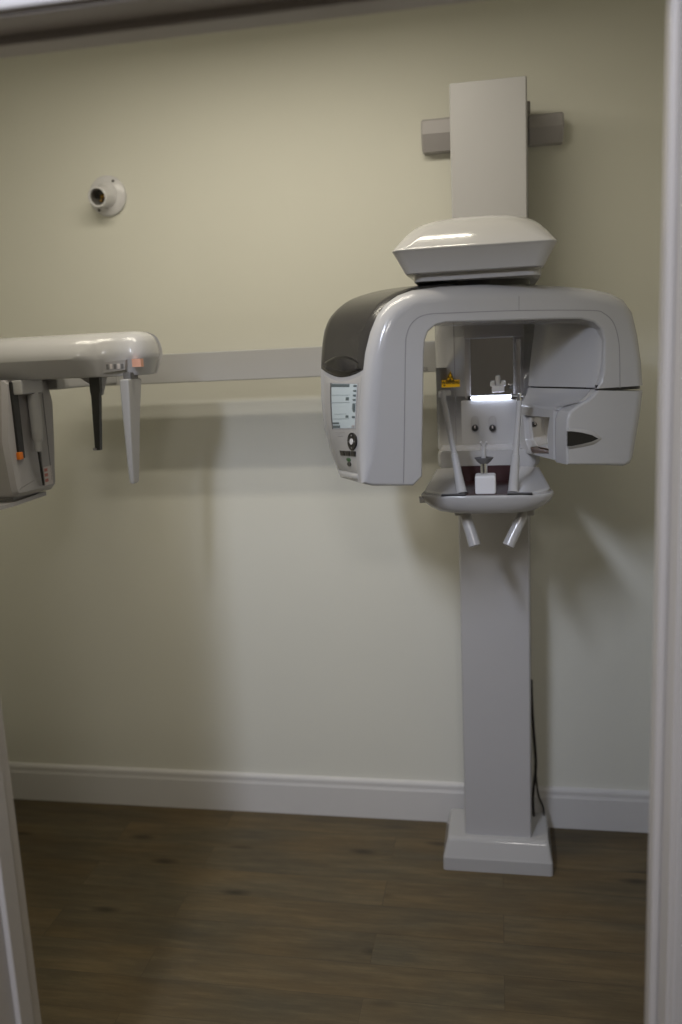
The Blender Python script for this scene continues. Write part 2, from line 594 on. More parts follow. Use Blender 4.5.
# ---- elevator carriage carrying the head support
CX0, CX1, CF = -0.160, 0.130, -0.340
b = bmesh.new()
plan = []
rad = 0.030
for i in range(7):
    a = R(180+90*i/6)
    plan.append((CX0+rad+rad*math.cos(a), CF+rad+rad*math.sin(a)))
for i in range(7):
    a = R(270+90*i/6)
    plan.append((CX1-rad+rad*math.cos(a), CF+rad+rad*math.sin(a)))
mx0, mx1, mz0, mz1 = -0.070, 0.046, 1.4245, 1.578          # mirror opening
cz0, cz1 = 1.283, 1.68


def carr_solid(bm, poly, z0, z1, r0=0.0, r1=0.0):
    return prism_z(poly, z0, z1, r0, r1, 3, bm)


back = -0.2375
carr_solid(b, plan+[(CX1, back), (CX0, back)], cz0, mz0, 0.005, 0)
carr_solid(b, plan+[(CX1, back), (CX0, back)], mz1, cz1, 0, 0.006)
left_p = [p for p in plan if p[0] < mx0]+[(mx0, CF), (mx0, back), (CX0, back)]
right_p = [(mx1, back), (mx1, CF)]+[p for p in plan if p[0] > mx1]+[(CX1, back)]
carr_solid(b, left_p, mz0, mz1)
carr_solid(b, right_p, mz0, mz1)
carr = obj('carriage', b, M_SHELL, XR, 30)
b = bmesh.new()
box(b, mx0, mx1, CF+0.012, CF+0.018, mz0, mz1)
mir = obj('mirror', b, M_MIRROR, carr, 0)
mir['label'] = 'face mirror set in the carriage'
b = bmesh.new()
box(b, mx0-0.012, mx0+0.002, CF-0.004, CF+0.014, mz0-0.008, mz1, 0.002)
box(b, mx1-0.003, mx1+0.022, CF-0.010, CF+0.014, mz0-0.008, mz1, 0.004)
box(b, mx0-0.014, mx1+0.024, CF-0.016, CF+0.014, mz1-0.006, mz1+0.052, 0.004)
o = obj('mirror_frame', b, M_GREY, carr)
b = bmesh.new()
box(b, mx1+0.003, mx1+0.015, CF-0.0125, CF-0.0095, mz0+0.004, mz1-0.012, 0.001)
obj('chrome_trim', b, M_CHROME, carr)
b = bmesh.new()
box(b, mx0+0.002, mx1-0.006, CF-0.012, CF+0.004, mz0-0.0068, mz0-0.0036, 0.001)
o = obj('light_strip', b, M_LAMP, carr); o['label'] = 'bright white strip below the mirror'
b = bmesh.new()
box(b, mx0-0.006, mx0+0.003, CF-0.011, CF+0.004, mz0-0.010, mz0, 0.001)
obj('strip_end_cap', b, M_BLACK, carr)
# lower white panel with two slotted knobs
b = bmesh.new()
box(b, -0.094, 0.090, CF-0.004, CF+0.002, 1.288, mz0-0.011, 0.002)
front_panel = obj('knob_panel', b, M_SHELL, carr)
for px in (475, 492.5):
    kp = at(px, 428, CF-0.007)
    b = bmesh.new()
    sl = []
    for i in range(13):
        a = R(180*i/12)
        sl.append((kp.x+0.0095*math.cos(a), kp.z+0.022+0.0095*math.sin(a)))
    for i in range(13):
        a = R(180+180*i/12)
        sl.append((kp.x+0.0095*math.cos(a), kp.z-0.002+0.0095*math.sin(a)))
    inn = inset(sl, 0.0016)
    stack([[(x, CF-0.0038, z) for x, z in sl], [(x, CF-0.0054, z) for x, z in sl], [(x, CF-0.0054, z) for x, z in inn], [(x, CF-0.0039, z) for x, z in inn]], b)
    obj('knob_slot', b, M_GREY, carr)
    b = bmesh.new()
    lathe(b, [(0.001, 0), (0.0088, 0), (0.0088, 0.010), (0.0078, 0.012), (0.001, 0.0122)], (kp.x, CF-0.0038, kp.z), (0, -1, 0), 24)
    k = obj('knob', b, M_BLACK, carr)
    b = bmesh.new()
    box(b, kp.x-0.0015, kp.x+0.0015, CF-0.0170, CF-0.0156, kp.z-0.0005, kp.z+0.007)
    obj('knob_mark', b, M_LABELW, carr)
for dx in (0.0,):
    b = bmesh.new()
    box(b, -0.1095, -0.1080, CF-0.0006, CF, 1.30, 1.64)
    obj('panel_seam', b, M_SEAM, carr)

# warning sticker
wy = CF-0.0008
w0, w1 = at(441.5, 380.5, wy), at(460, 386.5, wy)
b = bmesh.new()
box(b, w0.x, w1.x, wy, CF+0.0001, w1.z-0.001, w0.z)
t0, t1, t2 = at(445.5, 381, wy), at(450.5, 371.2, wy), at(454.6, 381, wy)
stack([[(p.x, wy, p.z-0.002 if i != 1 else p.z) for i, p in enumerate((t0, t1, t2))], [(p.x, CF+0.0001, p.z-0.002 if i != 1 else p.z) for i, p in enumerate((t0, t1, t2))]], b)
wl = obj('warning_label', b, M_YELLOW, carr, 0); wl['label'] = 'yellow radiation warning sticker'
b = bmesh.new()
tc_ = (t0+t1+t2)/3


def tri(k):
    return [(tc_.x+(p.x-tc_.x)*k, p.z*k+tc_.z*(1-k)) for p in (t0, t1, t2)]


a_, c_ = tri(0.92), tri(0.74)
for i in range(3):
    j = (i+1) % 3
    stack([[(p[0], wy-0.0004, p[1]) for p in (a_[i], a_[j], c_[j], c_[i])], [(p[0], wy, p[1]) for p in (a_[i], a_[j], c_[j], c_[i])]], b)
for k in range(3):                       # three-bladed trefoil
    aa = R(30+120*k)
    bl = [(tc_.x+0.0012*math.cos(aa-0.5), tc_.z+0.0012*math.sin(aa-0.5))]
    for q in range(6):
        g = aa-0.52+1.04*q/5
        bl.append((tc_.x+0.0052*math.cos(g), tc_.z+0.0052*math.sin(g)))
    bl.append((tc_.x+0.0012*math.cos(aa+0.5), tc_.z+0.0012*math.sin(aa+0.5)))
    stack([[(x, wy-0.0004, z) for x, z in bl], [(x, wy, z) for x, z in bl]], b)
obj('warning_symbol', b, M_STICKT, carr, 0)
cpos = at(450.7, 382.7, wy)
text('warning_lettering', 'WARNING', 0.0105, (cpos.x, wy-0.0003, cpos.z), (1, 0, 0), (0, 0, 1), M_STICKT, carr, 0.0003, 0.92, 'CENTER', 0.0003)
s0 = at(444.4, 385.6, wy)
b = bmesh.new()
stack([[(s0.x+0.0022*math.cos(2*math.pi*k/12), y, s0.z+0.0022*math.sin(2*math.pi*k/12)) for k in range(12)] for y in (wy-0.0005, wy)], b)
obj('sticker_spot', b, M_STICKT, carr, 0)

# ---- overhead cap that carries the rotating arm
b = bmesh.new()
CY0, CY1 = -0.80, -0.2375
capc = (-0.0445, (CY0+CY1)/2)
hx, hy = 0.1685, (CY1-CY0)/2
zr, zb_, zt_ = 1.7535, 1.7075, 1.833


def cap_loop(sx, fy, by, z, r):
    x0, x1 = capc[0]-hx*sx, capc[0]+hx*sx
    return [(x, y, z + 0.0) for x, y in rrect(x0, x1, CY0+fy, CY1-by, r, 8)]


lv = [(0.83, 0.016, 0.0, zb_-0.002, 0.02), (0.845, 0.012, 0.0, zb_, 0.022), (0.985, 0.002, 0.0, zr-0.004, 0.030), (0.997, 0.0, 0.0, zr-0.001, 0.030), (1.0, 0.0, 0.0, zr+0.001, 0.030), (0.992, 0.002, 0.0, zr+0.004, 0.030)]
hgt = zt_-zr
for t, ins in ((0.12, 0.030), (0.25, 0.068), (0.37, 0.107), (0.50, 0.152), (0.62, 0.20), (0.73, 0.26), (0.82, 0.33), (0.89, 0.42), (0.94, 0.54), (0.97, 0.65), (0.99, 0.78), (1.0, 0.9)):
    lv.append((1-ins, ins*0.24, 0.0, zr+hgt*t, 0.030+min(0.08, 0.2*ins)*(1-ins)))
lv = [l if l[0]*hx > l[4]*1.02 else (l[0], l[1], l[2], l[3], l[0]*hx*0.95) for l in lv]
stack([cap_loop(*l) for l in lv], b)
cap = obj('overhead_cap', b, M_GLOSS, XR, 32)
b = bmesh.new()
pl = [(x, y) for x, y in rrect(-0.172, 0.094, -0.765, -0.30, 0.03, 6)]
prism_z(pl, 1.691, 1.7062, 0.002, 0.0, 2, b)
obj('swivel_plate', b, M_SHELL, cap)
b = bmesh.new()
lathe(b, [(0.001, 0), (0.105, 0), (0.105, 0.022), (0.001, 0.022)], (ARM_O[0], ARM_O[1], 1.6695), (0, 0, 1), 40)
obj('bearing_ring', b, M_BLACK, cap)

# ---- rotating arm
WF, WB = -0.125, 0.115
OUT = [((358.5, 482), (340, 477)), ((358.5, 460), (332, 457)), ((359.3, 430), (324.3, 430)), ((361, 400), (321, 400)), ((363.3, 375), (320.5, 374)),
       ((366, 352), (321, 352)), ((371, 332), (324, 330.5)), ((377.5, 316), (331, 315.5)), ((386, 304), (345, 303.5)), ((398, 295.5), (362, 296.8)),
       ((412, 290.3), (385, 291.5)), ((440, 286.5), (418, 287.6)), ((480, 284.3), (468, 285))]
TOPR = [(520, 283.8), (560, 286), (590, 289), (608, 292.8), (621, 299.5), (630, 312), (635.5, 335), (639, 360), (640.3, 385)]
LOWR = [(640.3, 390.3), (638.6, 410), (634.5, 435), (628.5, 457), (624, 462.5), (617, 464.6)]
INN_R = [(596, 388.6), (600.5, 382), (603, 370), (603.5, 340), (600.5, 329), (593, 322), (580, 319), (555, 319.2)]
INN_T = [(500, 321), (460, 322.2), (445, 322.6), (435, 325.5), (428, 331.5), (424.8, 340), (423.8, 352), (423, 400), (422, 476), (413, 485.5)]


def lerp(a, b_, t):
    return a+(b_-a)*t


# polygon of the upper shell in (s, z): front outline F, back outline B
Fp, Bp, bev = [], [], []
for f, k in OUT:
    Fp.append(sz(f[0], f[1], WF+0.03)); Bp.append(sz(k[0], k[1], WB-0.01)); bev.append(0.033)
for k in range(2):
    bev[k] = (0.012, 0.026)[k]
for f in TOPR:
    p = sz(f[0], f[1], WF+0.03); Fp.append(p); Bp.append(p); bev.append(0.033)
for f in INN_R+INN_T:
    p = sz(f[0], f[1], WF+0.004); Fp.append(p); bev.append(0.005); Bp.append(p)
bev[len(OUT)+len(TOPR)-1] = 0.030
# bottom of left leg
p = sz(372, 485.6, WF+0.01); Fp.append(p); bev.append(0.008)
Bp.append((Bp[0][0]+0.03, Bp[0][1]-0.004))
# the left leg's inner edge keeps the leg's slant at the back
nO = len(OUT)+len(TOPR)+len(INN_R)
for i in range(nO+5, len(Fp)-1):
    Bp[i] = (Fp[i][0]-0.012, Fp[i][1])


def flat_end(N, idx, v):
    N[idx] = Vector(v)


def c_layers(Fp, Bp, bev, fix=None, wb=WB):
    nf, nb = normals2d(Fp), normals2d(Bp)
    for N in (nf, nb):
        for i, n in enumerate(N):
            if n.length > 1.5:
                N[i] = n.normalized()*1.5
    if fix:
        for i, v in fix.items():
            nf[i] = Vector(v); nb[i] = Vector(v)
    loops = []
    seg = 7
    for i in range(seg+1):                       # rounded front rim
        t = R(90*i/seg)
        lp = []
        for p, n, d in zip(Fp, nf, bev):
            q = d*(1-math.sin(t))
            lp.append(arm(p[0]+n.x*q, WF+min(d, 0.034)*(1-math.cos(t)), p[1]+n.y*q))
        loops.append(lp)
    steps = 6
    for k in range(1, steps+1):
        t = k/steps
        loops.append([arm(lerp(p[0], q[0], t), lerp(WF+min(d, 0.034), wb-0.012, t), lerp(p[1], q[1], t)) for p, q, d in zip(Fp, Bp, bev)])
    for i in range(1, 4):
        t = R(90*i/3)
        loops.append([arm(q[0]+n.x*0.012*(1-math.cos(t)), wb-0.012+0.012*math.sin(t), q[1]+n.y*0.012*(1-math.cos(t))) for q, n in zip(Bp, nb)])
    return loops


iR = len(OUT)+len(TOPR)-1
b = stack(c_layers(Fp, Bp, bev, {iR: (-1, 0), iR+1: (1, 0)}))
arm_o = obj('rotating_arm', b, M_SHELL, XR, 30)


# left flank: a sheet from the front outline to the back outline; u = front..back, s = bottom..top
def flank(u, s, off=0.0):
    n = len(OUT)-1
    x = max(0.0, min(n-1e-6, s))
    i = int(x)
    t = x-i

    def cr(P):
        p0, p1, p2, p3 = (Vector(P[max(0, min(n, k))]) for k in (i-1, i, i+1, i+2))
        return 0.5*((2*p1)+(p2-p0)*t+(2*p0-5*p1+4*p2-p3)*t*t+(3*p1-p0-3*p2+p3)*t**3)
    f, k = cr(Fp), cr(Bp)
    q = f.lerp(k, u)
    w = lerp(WF+0.034, WB-0.012, u)
    pt = arm(q.x, w, q.y)
    if off:
        e = 0.02
        du = flank(min(1, u+e), s)-flank(max(0, u-e), s)
        ds = flank(u, min(n, s+e))-flank(u, max(0, s-e))
        nn = du.cross(ds)
        if nn.length > 1e-9:
            nn.normalize()
            ctr = arm(0, 0, 1.45)
            if nn.dot(pt-ctr) < 0:
                nn = -nn
            pt = pt+nn*off
    return pt


def sheet(us, s_lo, s_hi, off0, off1, nu=14, ns=24, edge=0.0):
    """thick patch lying on the flank; s_lo/s_hi are functions of u"""
    bm = bmesh.new()
    grids = []
    for off in (off1, off0):
        g = []
        for a in range(nu+1):
            u = lerp(us[0], us[1], a/nu)
            row = []
            for c in range(ns+1):
                s = lerp(s_lo(u), s_hi(u), c/ns)
                d = off
                if off == off1 and edge and (a in (0, nu) or c in (0, ns)):
                    d = lerp(off0, off1, edge)
                row.append(bm.verts.new(flank(u, s, d)))
            g.append(row)
        grids.append(g)
    A, Bq = grids
    for a in range(nu):
        for c in range(ns):
            bm.faces.new((A[a][c], A[a+1][c], A[a+1][c+1], A[a][c+1]))
            bm.faces.new((Bq[a][c], Bq[a][c+1], Bq[a+1][c+1], Bq[a+1][c]))
    for a in range(nu):
        bm.faces.new((A[a][0], Bq[a][0], Bq[a+1][0], A[a+1][0]))
        bm.faces.new((A[a][ns], A[a+1][ns], Bq[a+1][ns], Bq[a][ns]))
    for c in range(ns):
        bm.faces.new((A[0][c], A[0][c+1], Bq[0][c+1], Bq[0][c]))
        bm.faces.new((A[nu][c], Bq[nu][c], Bq[nu][c+1], A[nu][c+1]))
    return bm


def smile(u):           # lower rim of the dark cover
    return 4.24-0.36*max(0.0, math.sin(math.pi*min(1, max(0, (u+0.02)/1.0))))**0.85


cov = obj('dark_cover', sheet((0.0, 0.985), smile, lambda u: 11.5, -0.002, 0.0045, 16, 36, 0.35), M_SMOKE, arm_o, 50)
cov['label'] = 'smoked dark grey cover over the arm shoulder'
lens = obj('cover_lens', sheet((0.03, 0.90), lambda u: smile(u)+0.06, lambda u: 4.50+0.42*math.sin(math.pi*(u-0.03)/0.87), 0.0, 0.0056, 14, 8, 0.3), M_SMOKE2, arm_o, 50)
for u0, u1 in ((0.35, 0.45), (0.55, 0.66)):
    obj('cover_slot', sheet((u0, u1), lambda u: 7.06, lambda u: 7.14, 0.0, 0.0052, 4, 2, 0.3), M_BLACK, arm_o, 0)

# ---- control panel on the flank below the cover
PU0, PU1 = 0.015, 0.90
cpanel = obj('control_panel', sheet((PU0, PU1), lambda u: 0.50, lambda u: smile(u)-0.17, -0.001, 0.0022, 12, 24, 0.5), M_PANEL, XR, 50)
obj('panel_rim', sheet((0.0, 0.93), lambda u: 0.12, lambda u: 0.44, -0.001, 0.0045, 8, 4, 0.3), M_SHELL, cpanel, 50)


def patch(name, u0, u1, s0, s1, m, parent, h=0.0030, b0=0.0016, nu=6, ns=6, edge=0.6):
    return obj(name, sheet((u0, u1), lambda u: s0, lambda u: s1, b0, h, nu, ns, edge), m, parent, 50)


patch('screen_bezel', 0.06, 0.735, 2.02, 3.66, M_GREY, cpanel, 0.0028)
patch('screen', 0.08, 0.69, 2.06, 3.62, M_LCD, cpanel, 0.0034)
patch('screen_edge', 0.69, 0.725, 2.04, 3.64, M_DGREY, cpanel, 0.0036)
for u0, u1, s0, s1, m_ in ((0.25, 0.69, 3.49, 3.61, M_LCDT), (0.22, 0.70, 3.17, 3.19, M_LCDL), (0.22, 0.70, 2.90, 2.92, M_LCDL), (0.30, 0.62, 2.52, 2.535, M_LCDL),
                           (0.22, 0.66, 2.36, 2.38, M_LCDL), (0.48, 0.68, 2.08, 2.16, M_LCDT), (0.50, 0.68, 2.20, 2.26, M_LCDT), (0.24, 0.32, 2.98, 3.10, M_LCDT), (0.24, 0.32, 2.40, 2.48, M_LCDT)):
    patch('screen_readout', u0, u1, s0, s1, m_, cpanel, 0.0038, 0.003, 3, 3)
for s0, s1, m_ in ((3.50, 3.58, M_LCDT), (3.30, 3.38, M_LCDT), (3.12, 3.20, M_LCDT), (2.96, 3.04, M_LCDT), (2.58, 2.88, M_LCDT), (2.38, 2.46, M_LCDT), (2.08, 2.16, M_GREY)):
    patch('soft_key', 0.085, 0.16, s0, s1, m_, cpanel, 0.0040, 0.0016, 3, 3)


def disc(name, u, s, ru, rs, m, parent, h0, h1, n=24):
    lo = [flank(u+ru*math.cos(2*math.pi*k/n), s+rs*math.sin(2*math.pi*k/n), h0) for k in range(n)]
    hi = [flank(u+ru*math.cos(2*math.pi*k/n), s+rs*math.sin(2*math.pi*k/n), h1) for k in range(n)]
    return obj(name, stack([lo, hi]), m, parent, 0)


disc('navigation_dial', 0.14, 1.62, 0.125, 0.29, M_BLACK, cpanel, 0.001, 0.0052)
disc('dial_centre', 0.14, 1.62, 0.048, 0.10, M_WHITE, cpanel, 0.004, 0.0060)
for du, ds in ((0, 0.20), (0, -0.20), (0.085, 0), (-0.085, 0)):
    disc('dial_mark', 0.14+du, 1.62+ds, 0.018, 0.03, M_GREY, cpanel, 0.004, 0.0056, 3)
for u0 in (0.05, 0.235, 0.42):
    patch('button', u0, u0+0.165, 1.12, 1.30, M_BLACK, cpanel, 0.0044)
disc('indicator', 0.30, 0.98, 0.075, 0.075, M_GREEN, cpanel, 0.001, 0.0036)
disc('indicator', 0.29, 0.80, 0.075, 0.085, M_BLACK, cpanel, 0.001, 0.0036)
for s0, u0, u1 in ((1.93, 0.36, 0.66), (1.80, 0.42, 0.60)):
    patch('panel_lettering', u0, u1, s0-0.022, s0+0.022, M_GREY, cpanel, 0.0026, 0.0016, 3, 3)

# ---- seams on the arm's front
def ribbon(name, pts, wdt, w, m, parent, th=0.0005):
    P = [Vector(p) for p in pts]
    L_, R_ = [], []
    for i, p in enumerate(P):
        d = (P[min(i+1, len(P)-1)]-P[max(i-1, 0)]).normalized()
        n = Vector((-d.y, d.x))*wdt/2
        L_.append(p+n); R_.append(p-n)
    loops = [[arm(l.x, w, l.y), arm(r.x, w, r.y), arm(r.x, w+th+0.001, r.y), arm(l.x, w+th+0.001, l.y)] for l, r in zip(L_, R_)]
    return obj(name, stack(loops), m, parent, 0)


seam_px = [(403.5, 483), (404.5, 420), (405.5, 350), (406.5, 336), (410.5, 325), (418.5, 317.5), (430, 314), (450, 313)]
ribbon('seam', [sz(x, y, WF) for x, y in [tuple(v) for v in catmull(seam_px, 4)]], 0.0016, WF-0.0004, M_SEAM, arm_o)
seam_px = [(450, 313), (520, 310.5), (590, 310.4), (604, 313.5), (613, 322), (617.5, 335), (619.5, 350), (620, 388)]
ribbon('seam', [sz(x, y, WF) for x, y in [tuple(v) for v in catmull(seam_px, 4)]], 0.0016, WF-0.0004, M_SEAM, arm_o)
ribbon('seam', [sz(519, y, WF) for y in (296, 300, 305, 310)], 0.0012, WF-0.0004, M_SEAM, arm_o)

# ---- tube head: the pod at the right end
iF, iB = [], []
LOWIN = [(596, 464.8), (566.5, 464.5), (565.8, 440), (566.3, 420), (569, 411.5), (577, 405.5), (587, 400), (593, 395), (596.2, 390.5)]
Lf = [sz(x, y, WF+0.03) for x, y in LOWR]+[sz(x, y, WF+0.004) for x, y in LOWIN]
lb = [0.030, 0.033, 0.033, 0.022, 0.014, 0.008]+[0.006]*len(LOWIN)
b = stack(c_layers(Lf, list(Lf), lb, {0: (-1, 0), len(Lf)-1: (1, 0)}, WF+0.062))
sL = sz(566.2, 440, WF)[0]
zB = sz(566, 464.5, WF)[1]
pod = obj('tube_head', b, M_SHELL, XR, 30)

# inner flank of the tube head, facing the patient
def w2(s, w):
    p = ARM_O+E1*s+E2*w
    return (p[0], p[1])


zs = sz(596, 389, WF)[1]
zsh = sz(566, 409, WF)[1]
so = 0.292
fA, fB = (sL+0.001, WF+0.056), (sL+0.012, WB+0.01)
lowface = [(lerp(fA[0], fB[0], t), lerp(fA[1], fB[1], t)) for t in (0, 0.09, 0.24, 0.45, 0.66, 0.83, 1.0)]
topface = [(sz(593, 395, WF)[0], WF+0.010), (0.216, WF+0.03), (0.202, WF+0.07), (0.190, WF+0.12), (0.180, WF+0.17), (0.174, WF+0.21), (0.176, WB+0.01)]
topface_low = [(s, max(w, WF+0.056)) for s, w in topface]


def face_loop(fc, z, zslope=0.0):
    lp = [w2(s, w)+(z,) for s, w in fc]
    lp += [w2(so, WB+0.01)+(z,), w2(so, WF+0.01)+(z,)]
    return lp


def mixf(t):
    return [(lerp(a[0], c[0], t), lerp(a[1], c[1], min(1, 2*t))) for a, c in zip(lowface, topface)]


b = bmesh.new()
lps = [face_loop([(s+0.018, w) for s, w in lowface], zB+0.004), face_loop([(s+0.018, w) for s, w in lowface], zsh-0.006),
       face_loop(mixf(0.0), zsh-0.0055), face_loop(mixf(0.03), zsh-0.001), face_loop(mixf(0.10), zsh+0.002), face_loop(mixf(0.5), zsh+0.012), face_loop(mixf(0.85), zsh+0.026), face_loop(mixf(1.0), zs-0.001)]
stack(lps, b)
flank_o = obj('tube_head_flank', b, M_SHELL, pod, 40)
# upper part of the inner flank, above the dark joint
b = bmesh.new()
upf = [(s, w) for s, w in topface]
upf[0] = (sz(603, 375, WF)[0]+0.001, WF+0.010)
zt2 = sz(560, 318.5, WF)[1]+0.02


def upl(z, d, e=0.0):
    return face_loop([(s+d*(0.2+0.8*i/(len(upf)-1))-e*max(0, 1-i/2), w) for i, (s, w) in enumerate(upf)], z)


stack([upl(zs+0.0030, 0, 0.017), upl(zs+0.014, 0.001, 0.012), upl(zs+0.03, 0.002, 0.006), upl(zs+0.06, 0.006, 0.001), upl(zs+0.10, 0.012), upl(zs+0.13, 0.016), upl(zt2, 0.022)], b)
obj('tube_housing', b, M_SHELL, arm_o, 40)
def gap_plan():
    so_ = sz(640.3, 388, WF+0.03)[0]
    pl = [(s+0.006, w) for s, w in topface[::-1]]
    pl[-1] = (pl[-1][0]+0.004, WF+0.004)
    for i in range(7):
        t = R(90*i/6)
        pl.append((so_-0.033*(1-math.sin(t))-0.003, WF+0.034*(1-math.cos(t))+0.003))
    pl.append((so_-0.003, WB-0.02))
    return pl


gp = gap_plan()
b = bmesh.new()
stack([[w2(s, w)+(z,) for s, w in gp] for z in (zs-0.006, zs+0.008)], b)
obj('joint_gap', b, M_BLACK, pod, 0)

# dark leaf-shaped vent in the front of the tube head, with its moulded lip
vent = [(561.5, 431), (561.5, 446)]
vent += [(570, 446), (580, 444), (590, 441.5), (597, 438.5), (590, 434.6), (580, 432.2), (570, 431)]
vp = [sz(x+(4.2 if x < 562 else 0.2), y, WF) for x, y in vent]
vs = [tuple(v) for v in vp]
b = bmesh.new()
lipo = [(s-0.004 if s < sL+0.02 else s+0.018*(0.3+0.7*((s-vs[0][0])/0.09)), z+(0.010 if z > vs[5][1] else -0.010)*(1 if i != 5 else 0)) for i, (s, z) in enumerate(vs)]
stack([[arm(max(s, sL+0.005), WF+0.004, z) for s, z in lipo],
       [arm(max(lerp(l[0], v[0], 0.5), sL+0.006), WF-0.003, lerp(l[1], v[1], 0.5)) for l, v in zip(lipo, vs)],
       [arm(s, WF-0.006, z) for s, z in vs],
       [arm(s, WF-0.004, z) for s, z in vs]], b)
obj('vent_lip', b, M_SHELL, pod, 50)
b = bmesh.new()
vi = inset(vs, 0.0006)
stack([[arm(s, WF-0.0066, z) for s, z in vi], [arm(s, WF-0.002, z) for s, z in vi]], b)
obj('vent', b, M_BLACK, pod, 0)

# mirror-bright window in the flank of the tube head
wpx = [(523.5, 416), (549, 418), (546.5, 436), (548.5, 453.5), (530.5, 453), (525.5, 440)]


def flank_pt(px, py, off):
    best = None
    d = ray(px, py)
    for i in range(len(lowface)-1):
        (s0, w0_), (s1, w1_) = lowface[i], lowface[i+1]
        A = ARM_O+E1*s0+E2*w0_
        Bv = ARM_O+E1*s1+E2*w1_
        t_ = Bv-A
        n_ = np.array([t_[1], -t_[0], 0.0])
        den = d @ n_
        if abs(den) < 1e-9:
            continue
        q = CAM+d*(((A-CAM) @ n_)/den)
        k = ((q-A) @ t_)/(t_ @ t_)
        if -0.02 <= k <= 1.02 or (i == len(lowface)-2 and k > 1):
            nn = n_/np.linalg.norm(n_)
            if nn @ E1 > 0:
                nn = -nn
            return Vector(q+nn*off)
    return None


q = [flank_pt(x, y, 0.0) for x, y in wpx]
if all(v is not None for v in q):
    cen = sum(q, Vector())/len(q)
    dirx = (q[1]-q[0]); dirx.z = 0; dirx.normalize()
    nrm = Vector((0, 0, 1)).cross(dirx)
    if nrm.dot(Vector(-E1)) < 0:
        nrm = -nrm
    pl2 = [((v-cen).dot(dirx), v.z-cen.z) for v in q]
    def cast(poly, a):
        # where a ray from the middle leaves a polygon
        dx_, dz_ = math.cos(a), math.sin(a)
        best = 1e9
        for k_ in range(len(poly)):
            (ax_, az_), (bx2, bz2) = poly[k_], poly[(k_+1) % len(poly)]
            ex, ez = bx2-ax_, bz2-az_
            den = dx_*ez-dz_*ex
            if abs(den) < 1e-12:
                continue
            t_ = (ax_*ez-az_*ex)/den
            v_ = (ax_*dz_-az_*dx_)/den
            if t_ > 0 and -1e-6 <= v_ <= 1+1e-6:
                best = min(best, t_)
        return (dx_*best, dz_*best)
    pA, pB = arm(fA[0], fA[1]+0.002, 1.3), arm(fB[0], fB[1], 1.3)
    xa, xb = sorted(((pA-cen).dot(dirx), (pB-cen).dot(dirx)))
    rect = [(xa, zB+0.003-cen.z), (xb, zB+0.003-cen.z), (xb, zsh-0.004-cen.z), (xa, zsh-0.004-cen.z)]
    angs = sorted([2*math.pi*k_/72 for k_ in range(72)]+[math.atan2(z, x) % (2*math.pi) for x, z in rect+pl2])
    outl = [cast(rect, a) for a in angs]
    innl = [cast(pl2, a) for a in angs]
    b = bmesh.new()

    def pp(lp, k_, o_):
        return [cen+dirx*x*k_+Vector((0, 0, z*k_))+nrm*o_ for x, z in lp]
    stack([pp(outl, 1.0, -0.018), pp(outl, 1.0, -0.003), pp(outl, 0.975, 0.0), pp(innl, 1.05, 0.0), pp(innl, 1.0, -0.004), pp(innl, 1.0, -0.018)], b, (False, False))
    obj('window_surround', b, M_SHELL, pod, 40)
    b = bmesh.new()
    in2 = [(x*0.985, z*0.985) for x, z in pl2]
    z_lo, z_hi = min(z for x, z in in2), max(z for x, z in in2)

    def span(z):
        xs = []
        for k_ in range(len(in2)):
            (ax_, az_), (bx2, bz2) = in2[k_], in2[(k_+1) % len(in2)]
            if (az_-z)*(bz2-z) <= 0 and abs(bz2-az_) > 1e-9:
                xs.append(ax_+(bx2-ax_)*(z-az_)/(bz2-az_))
        return min(xs), max(xs)
    rows = []
    for k_ in range(15):                       # a slightly bulging mirror-bright pane
        z = lerp(z_lo+0.0015, z_hi-0.0015, k_/14)
        x0_, x1_ = span(z)
        o_ = -0.0115+0.04*z-0.9*z*z
        rows.append([cen+dirx*lerp(x0_, x1_, c_/6)+Vector((0, 0, z))+nrm*o_ for c_ in range(7)]+[cen+dirx*lerp(x1_, x0_, c_/6)+Vector((0, 0, z))+nrm*(o_-0.002) for c_ in range(7)])
    stack(rows, b)
    o = obj('flank_window', b, mat('glossy_window', (0.92, 0.90, 0.86, 1), 0.03, 1.0), pod, 40)
    o['label'] = 'mirror-bright window in the tube head flank'
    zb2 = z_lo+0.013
    b = bmesh.new()  # brown strip paints in the lower part of the pane's reflection
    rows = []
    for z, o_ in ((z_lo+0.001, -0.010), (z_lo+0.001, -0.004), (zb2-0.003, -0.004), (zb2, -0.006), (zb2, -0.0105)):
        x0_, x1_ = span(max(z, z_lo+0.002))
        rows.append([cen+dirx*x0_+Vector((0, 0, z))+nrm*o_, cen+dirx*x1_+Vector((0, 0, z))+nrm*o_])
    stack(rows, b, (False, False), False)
    o = obj('window_reflection_strip', b, mat('brown_reflection_tone', rgb(104, 84, 72), 0.35, noise=0.03, nscale=30), pod, 0)
    o['label'] = 'brown strip standing in for the lower part of the flank window reflection'

# ---- head and chin support on the shelf in front of the carriage
SF = -0.70
b = bmesh.new()
stack([[(x*kx-0.0265*(1-kx), y, z) for x, y in ((-0.150, -0.33), (-0.150, -0.466), (-0.142, -0.475), (0.092, -0.475), (0.102, -0.466), (0.102, -0.33))] for kx, z in ((0.93, 1.225), (0.94, 1.253), (0.98, 1.258), (1.0, 1.265), (1.0, 1.287), (0.985, 1.293), (0.96, 1.296))], b)
obj('support_arm', b, M_SHELL, XR, 40)

half = [(-0.005, -0.7035), (0.045, -0.703), (0.09, -0.698), (0.122, -0.688), (0.143, -0.672), (0.1515, -0.655), (0.149, -0.62), (0.142, -0.56), (0.134, -0.485), (0.122, -0.468)]
cxs = -0.0265
tray = [(cxs+x, y) for x, y in half]+[(cxs-x, y) for x, y in half[::-1]]
tray = tray[:-1]
